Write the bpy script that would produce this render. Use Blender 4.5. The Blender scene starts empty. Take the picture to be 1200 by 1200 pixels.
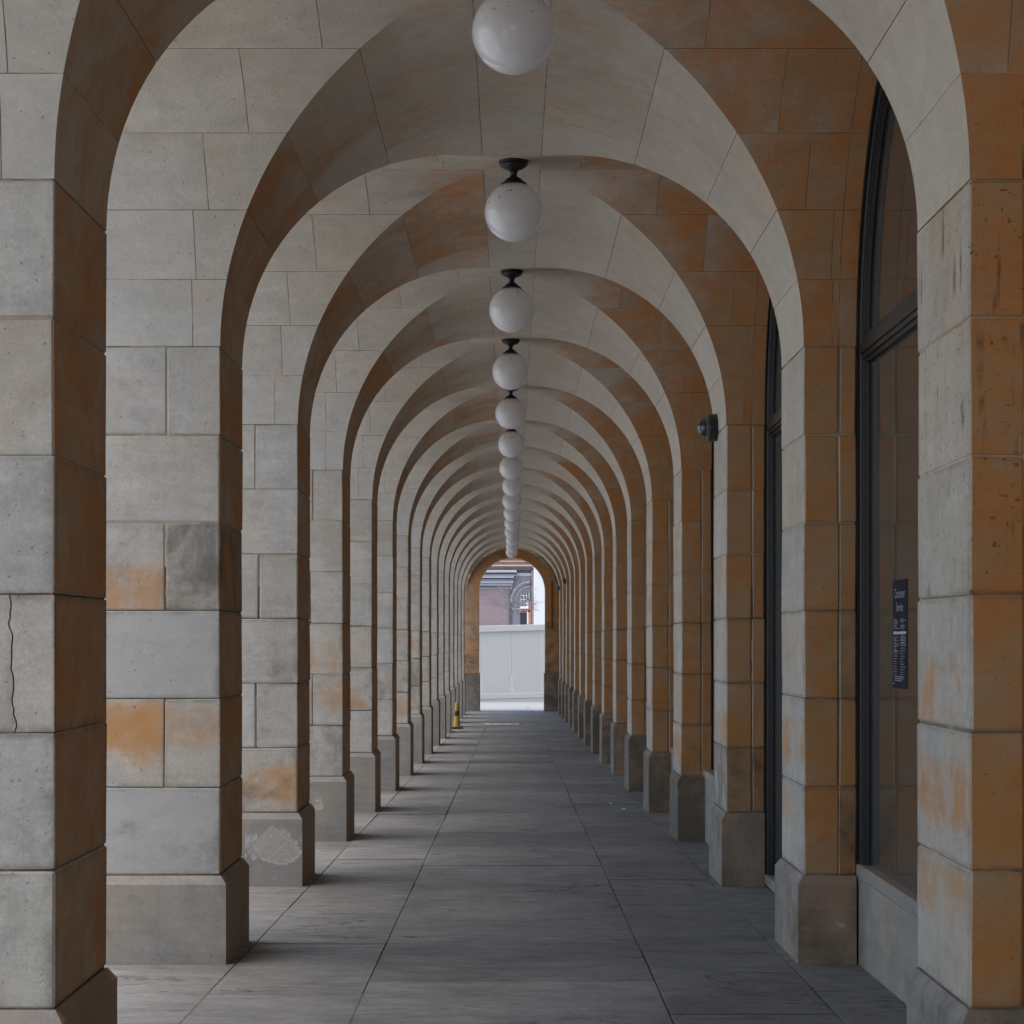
import bpy, bmesh, math, random
from mathutils import Vector
random.seed(7)
scene = bpy.context.scene
COL = scene.collection
rad = math.radians

# ------------------------------------------------------------------ camera, sky, sun, exposure
EZ = 1.55                      # eye height above the paving under the camera
cam_d = bpy.data.cameras.new('camera')
cam = bpy.data.objects.new('camera', cam_d)
COL.objects.link(cam)
cam.location = (0, 0, EZ)
cam.rotation_euler = (rad(90), 0, 0)
cam_d.sensor_width = 36
cam_d.lens = 73.2
cam_d.shift_y = 0.125          # rising-front shot: verticals stay vertical
cam_d.clip_start = 0.05
cam_d.clip_end = 3000
scene.camera = cam

world = bpy.data.worlds.new('World')
scene.world = world
world.use_nodes = True
wn = world.node_tree.nodes
wl = world.node_tree.links
bg = wn['Background']
sky = wn.new('ShaderNodeTexSky')
sky.sky_type = 'NISHITA'
sky.sun_disc = False
sky.sun_elevation = rad(80)
sky.sun_rotation = rad(245)
sky.air_density = 1.0
sky.dust_density = 1.5
sky.ozone_density = 1.0
wl.new(sky.outputs['Color'], bg.inputs['Color'])
bg.inputs['Strength'].default_value = 0.15

sun_d = bpy.data.lights.new('sun', 'SUN')
sun_d.energy = 1.4
sun_d.angle = rad(55)
sun_d.color = (1.0, 0.97, 0.93)
sun = bpy.data.objects.new('sun', sun_d)
COL.objects.link(sun)
sdir = Vector((math.sin(rad(245)) * math.cos(rad(80)), math.cos(rad(245)) * math.cos(rad(80)), math.sin(rad(80))))
sun.rotation_euler = sdir.to_track_quat('Z', 'Y').to_euler()
sun.location = (-20, -10, 30)

scene.view_settings.view_transform = 'Standard'
scene.view_settings.look = 'None'
scene.view_settings.gamma = 1
scene.view_settings.use_curve_mapping = False
scene.view_settings.exposure = 1.42
scene.render.engine = 'CYCLES'
scene.cycles.max_bounces = 10
scene.cycles.diffuse_bounces = 8
scene.cycles.glossy_bounces = 4
scene.cycles.use_denoising = True

# ------------------------------------------------------------------ measures
R = 1.5                        # half width of the passage
A = 1.5                        # half width of a side opening
D1, DS, DT = 0.001864, 0.00106, 0.00024
K = 3660.0
S = DS * K                     # bay spacing
T = DT * K                     # pier thickness
ZS = EZ + 1.006 * R            # springing
NP = 16
def yf(i): return K * (D1 + (i - 1) * DS)     # front of pier i
def yb(i): return yf(i) + T
A = (S - T) / 2
YEND = yf(17)
XL = 1.5 * R                   # outer face, street side
XR = 1.18 * R                  # reveal, shop side
XJ = 1.12 * R
ANG = [0, 13, 26.5, 42, 61, 83]
JX = [1.10, 1.08, 1.01, 0.87, 0.62, 0.29]
def lerp_tab(tab, x):
    if x <= tab[0][0]:
        (x0, a), (x1, b) = tab[0], tab[1]
    elif x >= tab[-1][0]:
        return tab[-1][1]
    else:
        for (x0, a), (x1, b) in zip(tab, tab[1:]):
            if x0 <= x <= x1: break
    return a + (b - a) * (x - x0) / (x1 - x0)
FT = [(0, -1.0), (18.4, -1.186), (22.3, -1.232), (37.8, -1.38), (52, -1.487), (65, -1.563), (70, -1.575), (84, -1.585)]
def zfl(y): return EZ + R * lerp_tab(FT, y)

ORD = ['zeroth', 'first', 'second', 'third', 'fourth', 'fifth', 'sixth', 'seventh', 'eighth', 'ninth', 'tenth', 'eleventh',
       'twelfth', 'thirteenth', 'fourteenth', 'fifteenth', 'sixteenth']

# ------------------------------------------------------------------ node helpers
class NT:
    def __init__(s, name):
        s.m = bpy.data.materials.new(name)
        s.m.use_nodes = True
        s.t = s.m.node_tree
        s.b = s.t.nodes['Principled BSDF']
    def n(s, typ, **kw):
        nd = s.t.nodes.new(typ)
        for k, v in kw.items():
            setattr(nd, k, v)
        return nd
    def l(s, a, b): s.t.links.new(a, b)
    def val(s, sock, v):
        if hasattr(v, 'node'): s.l(v, sock)
        else: sock.default_value = v
    def math(s, op, a, b=0.0, c=None, clamp=False):
        nd = s.n('ShaderNodeMath', operation=op, use_clamp=clamp)
        s.val(nd.inputs[0], a); s.val(nd.inputs[1], b)
        if c is not None: s.val(nd.inputs[2], c)
        return nd.outputs[0]
    def mix(s, fac, a, b, mode='MIX'):
        nd = s.n('ShaderNodeMix', data_type='RGBA', blend_type=mode)
        s.val(nd.inputs['Factor'], fac)
        for sock, v in ((nd.inputs[6], a), (nd.inputs[7], b)):
            if hasattr(v, 'node'): s.l(v, sock)
            else: sock.default_value = (*v, 1)
        return nd.outputs[2]
    def noise(s, vec, scale, detail=4, rough=0.6, dist=0.0):
        nd = s.n('ShaderNodeTexNoise')
        s.l(vec, nd.inputs['Vector'])
        nd.inputs['Scale'].default_value = scale
        nd.inputs['Detail'].default_value = detail
        nd.inputs['Roughness'].default_value = rough
        nd.inputs['Distortion'].default_value = dist
        return nd.outputs['Fac']
    def mapping(s, vec, scale=(1, 1, 1), rot=(0, 0, 0)):
        nd = s.n('ShaderNodeMapping')
        s.l(vec, nd.inputs['Vector'])
        nd.inputs['Scale'].default_value = scale
        nd.inputs['Rotation'].default_value = rot
        return nd.outputs['Vector']
    def step(s, x, lo, hi):
        nd = s.n('ShaderNodeMapRange', interpolation_type='SMOOTHSTEP')
        s.val(nd.inputs[0], x); s.val(nd.inputs[1], lo); s.val(nd.inputs[2], hi)
        return nd.outputs[0]
    def attr(s, name):
        nd = s.n('ShaderNodeAttribute', attribute_type='OBJECT', attribute_name=name)
        return nd.outputs['Fac']
    def pos(s):
        """world position, shifted by a random vector per object so that no figure runs on across a joint"""
        g = s.n('ShaderNodeNewGeometry').outputs['Position']
        oi = s.n('ShaderNodeObjectInfo').outputs['Random']
        wnn = s.n('ShaderNodeTexWhiteNoise', noise_dimensions='1D')
        s.l(oi, wnn.inputs['W'])
        sc = s.n('ShaderNodeVectorMath', operation='SCALE'); s.l(wnn.outputs['Color'], sc.inputs[0]); sc.inputs['Scale'].default_value = 37.0
        ad = s.n('ShaderNodeVectorMath', operation='ADD'); s.l(g, ad.inputs[0]); s.l(sc.outputs[0], ad.inputs[1])
        return g, ad.outputs[0], oi
    def bump(s, h, strength, dist=0.01, normal=None):
        nd = s.n('ShaderNodeBump')
        nd.inputs['Strength'].default_value = strength
        nd.inputs['Distance'].default_value = dist
        s.l(h, nd.inputs['Height'])
        if normal is not None: s.l(normal, nd.inputs['Normal'])
        return nd.outputs['Normal']

def mat_sandstone(name, tones, rough=0.85, grain=0.5, SHADE_TINT=0.90):
    q = NT(name)
    g, p, rnd = q.pos()
    ramp = q.n('ShaderNodeValToRGB')
    cr = ramp.color_ramp
    while len(cr.elements) < len(tones): cr.elements.new(0.5)
    for k, (e, c) in enumerate(zip(cr.elements, tones)):
        e.position = k / (len(tones) - 1); e.color = (*c, 1)
    q.l(rnd, ramp.inputs[0])
    col = ramp.outputs[0]
    big = q.noise(p, 1.3, 3, 0.55, 0.3)
    v = q.math('MULTIPLY_ADD', big, 0.5, 0.76)
    fine = q.noise(p, 230, 2, 0.7)
    mid = q.noise(p, 34, 4, 0.7)
    v = q.math('MULTIPLY', v, q.math('MULTIPLY_ADD', fine, 0.30, 0.85))
    v = q.math('MULTIPLY', v, q.math('MULTIPLY_ADD', mid, 0.24, 0.88))
    v = q.math('MULTIPLY', v, q.math('MULTIPLY_ADD', q.noise(p, 85, 3, 0.75), 0.5, 0.75))
    v = q.math('MULTIPLY', v, q.math('MULTIPLY_ADD', q.noise(q.mapping(p, (16, 16, 1.1)), 1.5, 5, 0.7), 0.22, 0.89))
    v = q.math('MULTIPLY', v, q.math('MULTIPLY_ADD', q.noise(p, 6.5, 5, 0.7, 0.6), 0.55, 0.725))
    bed = q.noise(q.mapping(p, (1.1, 1.1, 11), (0.05, 0.04, 0)), 1.4, 4, 0.55, 0.6)
    v = q.math('MULTIPLY', v, q.math('MULTIPLY_ADD', bed, 0.34, 0.83))
    vv = q.n('ShaderNodeCombineColor'); [q.l(v, vv.inputs[k]) for k in range(3)]
    col = q.mix(1.0, col, vv.outputs[0], 'MULTIPLY')
    # warm iron tint drifting through the beds
    tint = q.step(q.noise(p, 0.9, 3, 0.6, 0.8), 0.45, 0.72)
    col = q.mix(q.math('MULTIPLY', tint, 0.42), col, (0.46, 0.33, 0.20))
    col = q.mix(q.attr('pale'), col, (0.56, 0.50, 0.415))
    # cement-grey replacement blocks
    col = q.mix(q.attr('clean'), col, (0.44, 0.395, 0.34))
    # painted light: grey on faces lit from the street, orange-brown on shaded ones
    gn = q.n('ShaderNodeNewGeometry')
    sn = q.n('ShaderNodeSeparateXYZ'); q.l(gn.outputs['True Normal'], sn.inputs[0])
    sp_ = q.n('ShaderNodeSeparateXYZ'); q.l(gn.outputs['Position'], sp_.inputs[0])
    shade_side = q.math('ADD', q.math('MULTIPLY', sn.outputs['X'], 0.92), q.math('MULTIPLY', sp_.outputs['X'], 0.55 / 1.5))
    shade_side = q.math('ADD', shade_side, q.math('MULTIPLY_ADD', q.noise(p, 1.6, 6, 0.70, 0.5), 1.5, -0.75))
    shade_side = q.math('ADD', shade_side, q.math('MULTIPLY_ADD', rnd, 0.16, -0.08))
    shade_side = q.math('ADD', shade_side, q.math('MULTIPLY', q.attr('warm'), 0.45))
    shade_side = q.math('SUBTRACT', shade_side, q.math('MULTIPLY', q.attr('pale'), 0.22))
    shade_tint = q.step(shade_side, -0.14, 0.56)
    col = q.mix(q.math('MULTIPLY', shade_tint, SHADE_TINT), col, q.mix(q.step(q.noise(p, 2.4, 5, 0.68, 0.6), 0.34, 0.66), (0.53, 0.200, 0.042), (0.45, 0.262, 0.125)))
    cl2 = q.math('MULTIPLY_ADD', q.noise(q.mapping(p, (1, 1, 2)), 5, 7, 0.75, 0.8), 0.5, 0.75)
    cc = q.n('ShaderNodeCombineColor'); [q.l(cl2, cc.inputs[k]) for k in range(3)]
    col = q.mix(1.0, col, cc.outputs[0], 'MULTIPLY')
    # rust: large soft patch broken up by vertical streaks
    rp = q.math('ADD', q.math('MULTIPLY', q.math('MULTIPLY_ADD', q.noise(p, 2.1, 5, 0.66, 0.5), 1.7, -0.35), 0.72), q.math('MULTIPLY', q.noise(q.mapping(p, (7, 7, 1.2)), 1.6, 4, 0.7), 0.20))
    gc = q.n('ShaderNodeTexCoord').outputs['Generated']
    gs = q.n('ShaderNodeSeparateXYZ'); q.l(gc, gs.inputs[0])
    def tri(o): return q.math('SUBTRACT', 0.5, q.math('ABSOLUTE', q.math('SUBTRACT', o, 0.5)))
    def edge_of(ax): return q.math('ADD', tri(gs.outputs[ax]), q.math('ABSOLUTE', sn.outputs[ax]))    # distance to the block's own edges on this face
    rim = q.math('MINIMUM', q.math('MINIMUM', edge_of('X'), edge_of('Y')), edge_of('Z'))
    blk = q.attr('block')                      # 1 on single dressed blocks
    off = q.math('ABSOLUTE', q.math('SUBTRACT', gs.outputs['Z'], q.attr('rustz')))
    rp = q.math('SUBTRACT', rp, q.math('MULTIPLY', blk, q.math('MULTIPLY', q.step(off, 0.12, 0.62), 0.42)))
    rp = q.math('SUBTRACT', rp, q.math('MULTIPLY', blk, q.math('MULTIPLY', q.math('SUBTRACT', 1.0, q.step(rim, 0.0, 0.10)), 0.09)))
    ra = q.attr('rust')
    rm = q.step(q.math('ADD', rp, q.math('MULTIPLY', ra, 0.40)), 0.54, 0.98)
    rm = q.math('MULTIPLY', rm, q.math('MINIMUM', q.math('MULTIPLY', ra, 1.7), 0.86))
    rcol = q.mix(q.noise(p, 5, 4, 0.7), (0.52, 0.195, 0.035), (0.50, 0.255, 0.085))
    col = q.mix(rm, col, rcol)
    # soot and scuffs
    sp = q.math('ADD', q.math('MULTIPLY', q.noise(p, 2.6, 5, 0.68, 0.5), 0.7), q.math('MULTIPLY', q.noise(q.mapping(p, (5, 5, 1.3), (0.25, 0.2, 0)), 1.5, 5, 0.75), 0.24))
    sa = q.attr('soot')
    sm = q.step(q.math('ADD', sp, q.math('MULTIPLY', sa, 0.4)), 0.62, 0.88)
    sm = q.math('MULTIPLY', sm, q.math('MINIMUM', q.math('MULTIPLY', sa, 1.5), 0.85))
    col = q.mix(sm, col, (0.125, 0.100, 0.072))
    # grime gathered along the arrises
    em = q.math('MULTIPLY', q.math('SUBTRACT', 1.0, q.step(rim, 0.0, 0.075)), q.step(q.noise(p, 5, 5, 0.75, 0.5), 0.36, 0.62))
    col = q.mix(q.math('MULTIPLY', q.math('MULTIPLY', em, q.attr('grime')), 0.6), col, (0.13, 0.10, 0.07))
    # weeping dark runs and splashes
    dr = q.noise(q.mapping(p, (1, 1, 0.10)), 17, 3, 0.6)
    dm = q.math('MULTIPLY', q.step(dr, 0.56, 0.64), q.step(q.noise(p, 4.5, 3, 0.6), 0.46, 0.60))
    spl = q.step(q.noise(p, 42, 2, 0.5), 0.66, 0.72)
    dm = q.math('MULTIPLY', q.math('MAXIMUM', dm, spl), q.attr('drip'))
    col = q.mix(q.math('MULTIPLY', dm, 0.75), col, (0.075, 0.055, 0.04))
    # small dark pits everywhere
    pit = q.step(q.noise(p, 60, 1, 0.4), 0.735, 0.78)
    col = q.mix(q.math('MULTIPLY', pit, 0.45), col, (0.10, 0.085, 0.07))
    # flaking render: a ragged patch of rough bare stone inside smooth grey render
    pa = q.attr('peel')
    pdx = q.math('MULTIPLY', q.math('SUBTRACT', gs.outputs['X'], 0.74), 1.3)
    pdz = q.math('MULTIPLY', q.math('SUBTRACT', gs.outputs['Z'], 0.58), 0.8)
    pds = q.math('SQRT', q.math('ADD', q.math('MULTIPLY', pdx, pdx), q.math('MULTIPLY', pdz, pdz)))
    pn = q.math('ADD', q.noise(p, 1.8, 7, 0.66, 0.3), q.math('MULTIPLY', pa, q.math('MULTIPLY_ADD', pds, -1.15, 0.50)))
    pm = q.math('MULTIPLY', q.step(pn, 0.70, 0.712), q.math('GREATER_THAN', pa, 0.05))
    edge = q.math('MULTIPLY', q.step(pn, 0.685, 0.70), q.math('SUBTRACT', 1.0, q.step(pn, 0.70, 0.735)))
    edge = q.math('MULTIPLY', edge, q.math('GREATER_THAN', pa, 0.05))
    col = q.mix(pm, col, q.mix(q.noise(p, 45, 4, 0.8), (0.30, 0.25, 0.19), (0.56, 0.485, 0.39)))
    col = q.mix(q.math('MULTIPLY', edge, 0.6), col, (0.56, 0.49, 0.41))
    q.l(col, q.b.inputs['Base Color'])
    q.b.inputs['Roughness'].default_value = rough
    q.b.inputs['Specular IOR Level'].default_value = 0.25
    h = q.math('MULTIPLY', q.noise(p, 75, 6, 0.8), 1.7)
    h = q.math('ADD', h, q.math('MULTIPLY', q.noise(p, 9, 4, 0.6), 1.6))
    h = q.math('SUBTRACT', h, q.math('MULTIPLY', pit, 1.5))
    h = q.math('SUBTRACT', h, q.math('MULTIPLY', pm, q.math('MULTIPLY_ADD', q.noise(p, 30, 5, 0.8), 9.0, 1.5)))
    q.l(q.bump(h, grain, 0.004), q.b.inputs['Normal'])
    return q.m

def simple(name, col, rough=0.6, metal=0.0, var=0.12, scale=12, spec=0.5, bump=0.1):
    q = NT(name)
    g, p, rnd = q.pos()
    nz = q.noise(p, scale, 5, 0.65)
    a = tuple(c * (1 - var) for c in col); b = tuple(min(1, c * (1 + var)) for c in col)
    q.l(q.mix(nz, a, b), q.b.inputs['Base Color'])
    q.b.inputs['Roughness'].default_value = rough
    q.b.inputs['Metallic'].default_value = metal
    q.b.inputs['Specular IOR Level'].default_value = spec
    if bump: q.l(q.bump(q.noise(p, scale * 6, 4, 0.7), bump, 0.004), q.b.inputs['Normal'])
    return q.m

BUFF = [(0.455, 0.400, 0.325), (0.44, 0.39, 0.322), (0.465, 0.402, 0.318), (0.435, 0.392, 0.332), (0.46, 0.395, 0.305)]
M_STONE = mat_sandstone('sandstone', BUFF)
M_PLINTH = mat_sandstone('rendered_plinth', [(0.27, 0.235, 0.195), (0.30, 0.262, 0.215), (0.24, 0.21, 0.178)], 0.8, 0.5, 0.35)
def mat_mortar():
    q = NT('lime_mortar')
    g, p, rnd = q.pos()
    f = q.step(q.noise(g, 3.0, 4, 0.7), 0.44, 0.58)
    c = q.mix(f, (0.20, 0.145, 0.09), (0.48, 0.35, 0.20))
    c = q.mix(q.attr('pale'), c, (0.56, 0.45, 0.31))
    q.l(q.mix(q.math('MULTIPLY', q.attr('dark'), q.step(q.noise(g, 4, 4, 0.7), 0.30, 0.5)), c, (0.035, 0.028, 0.02)), q.b.inputs['Base Color'])
    q.b.inputs['Roughness'].default_value = 0.95
    return q.m
M_MORTAR = mat_mortar()

def mat_slab():
    q = NT('riven_paving')
    g, p, rnd = q.pos()
    ramp = q.n('ShaderNodeValToRGB'); q.l(rnd, ramp.inputs[0])
    cr = ramp.color_ramp; cr.elements.new(0.5)
    for e, c in zip(cr.elements, ((0.20, 0.18, 0.152), (0.225, 0.203, 0.172), (0.25, 0.226, 0.192))): e.color = (*c, 1)
    cr.elements[1].position = 0.5
    riv = q.noise(q.mapping(p, (1, 2.4, 1), (0, 0, 0.12)), 2.2, 9, 0.74, 1.6)
    v = q.math('MULTIPLY_ADD', riv, 1.5, 0.27)
    v = q.math('MULTIPLY', v, q.math('MULTIPLY_ADD', q.noise(p, 45, 5, 0.8), 0.9, 0.55))
    v = q.math('MULTIPLY', v, q.math('MULTIPLY_ADD', q.noise(g, 0.8, 7, 0.74, 0.6), 1.5, 0.27))
    vv = q.n('ShaderNodeCombineColor'); [q.l(v, vv.inputs[k]) for k in range(3)]
    col = q.mix(1.0, ramp.outputs[0], vv.outputs[0], 'MULTIPLY')
    pale = q.math('MULTIPLY', q.step(q.noise(q.mapping(p, (1, 3, 1)), 16, 5, 0.75), 0.58, 0.70), q.step(q.noise(g, 0.8, 4, 0.7), 0.47, 0.62))
    col = q.mix(q.math('MULTIPLY', pale, 0.75), col, (0.50, 0.46, 0.40))
    dark = q.step(q.noise(g, 2.3, 6, 0.75, 0.6), 0.60, 0.74)
    col = q.mix(q.math('MULTIPLY', dark, 0.6), col, (0.11, 0.095, 0.075))
    vo = q.n('ShaderNodeTexVoronoi'); q.l(g, vo.inputs['Vector']); vo.inputs['Scale'].default_value = 2.6
    gum = q.math('SUBTRACT', 1.0, q.step(vo.outputs['Distance'], 0.035, 0.055))
    col = q.mix(q.math('MULTIPLY', gum, 0.5), col, (0.13, 0.115, 0.10))
    # hair cracks and split ledges running across
    ck = q.noise(q.mapping(p, (0.35, 1.1, 1), (0, 0, 0.15)), 1.1, 5, 0.6, 0.5)
    cm = q.math('SUBTRACT', 1.0, q.step(q.math('ABSOLUTE', q.math('SUBTRACT', ck, 0.5)), 0.0015, 0.006))
    cm = q.math('MULTIPLY', cm, q.step(q.noise(g, 0.55, 3, 0.6), 0.48, 0.56))
    col = q.mix(q.math('MULTIPLY', cm, 0.8), col, (0.045, 0.038, 0.03))
    q.l(col, q.b.inputs['Base Color'])
    q.l(q.math('MULTIPLY_ADD', riv, -0.3, 0.78), q.b.inputs['Roughness'])
    q.b.inputs['Specular IOR Level'].default_value = 0.3
    ledge = q.noise(q.mapping(p, (0.8, 3.2, 1), (0, 0, -0.1)), 1.3, 3, 0.5, 1.2)
    terr = q.math('MULTIPLY', q.math('FLOOR', q.math('MULTIPLY', ledge, 9.0)), 0.35)
    h = q.math('ADD', q.math('ADD', q.math('MULTIPLY', riv, 4.5), terr), q.math('MULTIPLY', q.noise(p, 70, 4, 0.7), 0.5))
    q.l(q.bump(h, 0.75, 0.007), q.b.inputs['Normal'])
    return q.m
M_SLAB = mat_slab()
M_BED = simple('dark_jointing', (0.14, 0.124, 0.102), 0.95, bump=0.2)
M_GROUND = simple('pale_bounce_ground', (0.47, 0.46, 0.45), 0.9, scale=3)  # unseen street ground, kept this pale to bounce light up into the vault
M_PALE = simple('pale_paving', (0.40, 0.385, 0.36), 0.8, scale=2)
M_IRON = simple('black_painted_metal', (0.012, 0.012, 0.012), 0.36, 0.0, 0.25, 20, 0.3, 0.05)
M_LAMPIRON = simple('lamp_iron', (0.022, 0.022, 0.02), 0.5, 0.2, 0.3, 30, 0.5, 0.25)
def mat_glass():
    q = NT('dark_window_glass')
    q.b.inputs['Base Color'].default_value = (0.075, 0.068, 0.056, 1)
    q.b.inputs['Roughness'].default_value = 0.045
    q.b.inputs['IOR'].default_value = 1.9
    g = q.n('ShaderNodeNewGeometry').outputs['Position']
    q.l(q.bump(q.noise(g, 0.8, 2, 0.5), 0.02, 0.02), q.b.inputs['Normal'])
    return q.m
M_GLASS = mat_glass()
def mat_globe():
    q = NT('opal_globe_glass')
    g, p, rnd = q.pos()
    tc = q.n('ShaderNodeTexCoord').outputs['Object']
    sx = q.n('ShaderNodeSeparateXYZ'); q.l(tc, sx.inputs[0])
    top = q.step(sx.outputs['Z'], -0.36, -0.12)
    sp = q.math('MULTIPLY', q.step(q.noise(p, 48, 2, 0.5), 0.635, 0.665), q.math('MULTIPLY_ADD', top, 0.9, 0.06))
    ring = q.math('MULTIPLY', q.step(sx.outputs['Z'], -0.205, -0.15), q.step(q.noise(p, 18, 4, 0.7), 0.35, 0.65))
    film = q.math('MULTIPLY_ADD', q.noise(p, 7, 4, 0.6), 0.12, 0.0)
    col = q.mix(film, (0.97, 0.965, 0.96), (0.86, 0.84, 0.81))
    col = q.mix(q.math('MULTIPLY', ring, 0.55), col, (0.34, 0.22, 0.13))
    col = q.mix(sp, col, (0.10, 0.07, 0.05))
    q.l(col, q.b.inputs['Base Color'])
    q.b.inputs['Roughness'].default_value = 0.18
    q.b.inputs['Coat Weight'].default_value = 1.0
    q.b.inputs['Coat Roughness'].default_value = 0.04
    tl = q.n('ShaderNodeBsdfTranslucent'); q.l(col, tl.inputs['Color'])
    mx = q.n('ShaderNodeMixShader'); mx.inputs[0].default_value = 0.35
    q.l(q.b.outputs[0], mx.inputs[1]); q.l(tl.outputs[0], mx.inputs[2])
    q.l(mx.outputs[0], q.t.nodes['Material Output'].inputs['Surface'])
    return q.m
M_GLOBE = mat_globe()

# ------------------------------------------------------------------ object helpers
def obj(name, verts, faces, mat, parent=None, smooth=None, recalc=True, kind=None, **attrs):
    me = bpy.data.meshes.new(name)
    me.from_pydata([tuple(v) for v in verts], [], faces)
    if recalc:
        bm = bmesh.new(); bm.from_mesh(me)
        bmesh.ops.recalc_face_normals(bm, faces=bm.faces)
        bm.to_mesh(me); bm.free()
    if smooth is not None:
        for p in me.polygons: p.use_smooth = True
        me.set_sharp_from_angle(angle=rad(smooth))
    me.materials.append(mat)
    o = bpy.data.objects.new(name, me)
    COL.objects.link(o)
    if parent is not None: o.parent = parent
    if kind: o['kind'] = kind
    for k, v in attrs.items(): o[k] = v
    return o

def thing(name, label, cat, group=None):
    o = bpy.data.objects.new(name, None)
    o.empty_display_size = 0.2
    COL.objects.link(o)
    o['label'] = label; o['category'] = cat
    if group: o['group'] = group
    return o

def struct_root(name):
    o = bpy.data.objects.new(name, None); COL.objects.link(o); o['kind'] = 'structure'
    return o

def add(V, F, v2, f2):
    n = len(V); V.extend(v2); F.extend([tuple(i + n for i in f) for f in f2])

def block(x0, x1, y0, y1, z0, z1, c=0.005, jit=0.0, zf=None):
    """a dressed block with arrises taken off (24 corners)"""
    if x0 > x1: x0, x1 = x1, x0
    V = []; idx = {}
    rr = random.uniform
    for a in (0, 1):
        for b in (0, 1):
            for d in (0, 1):
                p = [(x0, x1)[a], (y0, y1)[b], (z0, z1)[d]]
                if zf and d == 0: p[2] = zf(p[1])
                s = [1 - 2 * a, 1 - 2 * b, 1 - 2 * d]
                j = [rr(-jit, jit) for _ in range(3)]
                for ax in range(3):
                    w = [p[k] + j[k] + (0 if k == ax else s[k] * c) for k in range(3)]
                    idx[(a, b, d, ax)] = len(V); V.append(w)
    F = []
    for ax in range(3):
        o1, o2 = [k for k in range(3) if k != ax]
        for side in (0, 1):
            q = []
            for (u, v) in ((0, 0), (1, 0), (1, 1), (0, 1)):
                key = [0, 0, 0]; key[ax] = side; key[o1] = u; key[o2] = v
                q.append(idx[(*key, ax)])
            F.append(tuple(q))
        for u in (0, 1):
            for v in (0, 1):
                q = []
                for e, (axx) in ((0, o1), (0, o2), (1, o2), (1, o1)):
                    key = [0, 0, 0]; key[ax] = e; key[o1] = u; key[o2] = v
                    q.append(idx[(*key, axx)])
                F.append(tuple(q))
    for a in (0, 1):
        for b in (0, 1):
            for d in (0, 1):
                F.append((idx[(a, b, d, 0)], idx[(a, b, d, 1)], idx[(a, b, d, 2)]))
    return V, F

def box(x0, x1, y0, y1, z0, z1):
    V = [(x, y, z) for x in (x0, x1) for y in (y0, y1) for z in (z0, z1)]
    F = [(0, 1, 3, 2), (4, 6, 7, 5), (0, 4, 5, 1), (2, 3, 7, 6), (0, 2, 6, 4), (1, 5, 7, 3)]
    return V, F

def lathe(prof, n=32, cx=0, cy=0, cz=0):
    V = []; F = []
    for r, z in prof:
        for k in range(n):
            a = 2 * math.pi * k / n
            V.append((cx + r * math.cos(a), cy + r * math.sin(a), cz + z))
    for j in range(len(prof) - 1):
        for k in range(n):
            k2 = (k + 1) % n
            F.append((j * n + k, j * n + k2, (j + 1) * n + k2, (j + 1) * n + k))
    return V, F

def tube(p0, p1, r0, r1, n=6):
    p0 = Vector(p0); p1 = Vector(p1); d = (p1 - p0).normalized()
    u = d.orthogonal().normalized(); w = d.cross(u)
    V = []
    for p, r in ((p0, r0), (p1, r1)):
        for k in range(n):
            a = 2 * math.pi * k / n
            V.append(tuple(p + u * r * math.cos(a) + w * r * math.sin(a)))
    F = [(k, (k + 1) % n, n + (k + 1) % n, n + k) for k in range(n)]
    F += [tuple(range(n))[::-1], tuple(range(n, 2 * n))]
    return V, F

# ------------------------------------------------------------------ ground, paving
def strip_sheet(name, x0, x1, ys, dz, mat, kind='structure'):
    V = []; F = []
    for y in ys:
        V += [(x0, y, zfl(y) + dz), (x1, y, zfl(y) + dz)]
    for k in range(len(ys) - 1):
        F.append((2 * k, 2 * k + 1, 2 * k + 3, 2 * k + 2))
    o = obj(name, V, F, mat, kind=kind)
    return o
YS = [-600, -200, -60, -20, -8, 0, 18.4, 22.3, 37.8, 52, 65, 70, 84, 120, 300, 1500]
strip_sheet('unseen_street_ground', -900, 900, YS, -0.10, M_GROUND)
strip_sheet('pavement', -7.0, -XL - 0.02, [-40, -8, 0, 18.4, 22.3, 37.8, 52, 65, 70, 76, 84, 96], -0.045, M_PALE)
strip_sheet('forecourt', -40, 40, [YEND + 0.95, 76, 84, 96], -0.035, simple('worn_paving', (0.27, 0.255, 0.23), 0.8, scale=2))
strip_sheet('paving_bed', -XL - 0.02, 2.6, [-16, -8, 0, 18.4, 22.3, 37.8, 52, 65, YEND + 0.95], -0.012, M_BED)

paving = struct_root('arcade_paving')
LX1, LX2 = 0.462 * R, 0.945 * R
def lay(x0, x1, y, ymax, lo, hi):
    while y < ymax:
        d = random.uniform(lo, hi)
        y2 = min(y + d, ymax)
        g = 0.004
        zt0, zt1 = zfl(y + g), zfl(y2 - g)
        e = random.uniform(-0.003, 0.003)
        V, F = block(x0 + g, x1 - g, y + g, y2 - g, 0, 1, 0.004)
        W = []
        for (vx, vy, vz) in V:
            zt = zfl(vy) + e + random.uniform(-0.0012, 0.0012)
            W.append((vx + random.uniform(-.004, .004), vy + random.uniform(-.007, .007), zt - 0.05 + vz * 0.05))
        obj('paving_slab', W, F, M_SLAB, paving)
        y = y2
lay(-LX1, LX1, 4.0, YEND + 0.95, 1.25, 1.75)
lay(-LX2, -LX1, 4.3, YEND + 0.95, 1.5, 2.2)
lay(LX1, LX2, 3.8, YEND + 0.95, 1.5, 2.2)
lay(-XL, -LX2, 4.6, YEND + 0.95, 2.4, 3.6)
lay(LX2, 2.5, 4.4, YEND + 0.95, 2.4, 3.6)

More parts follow.
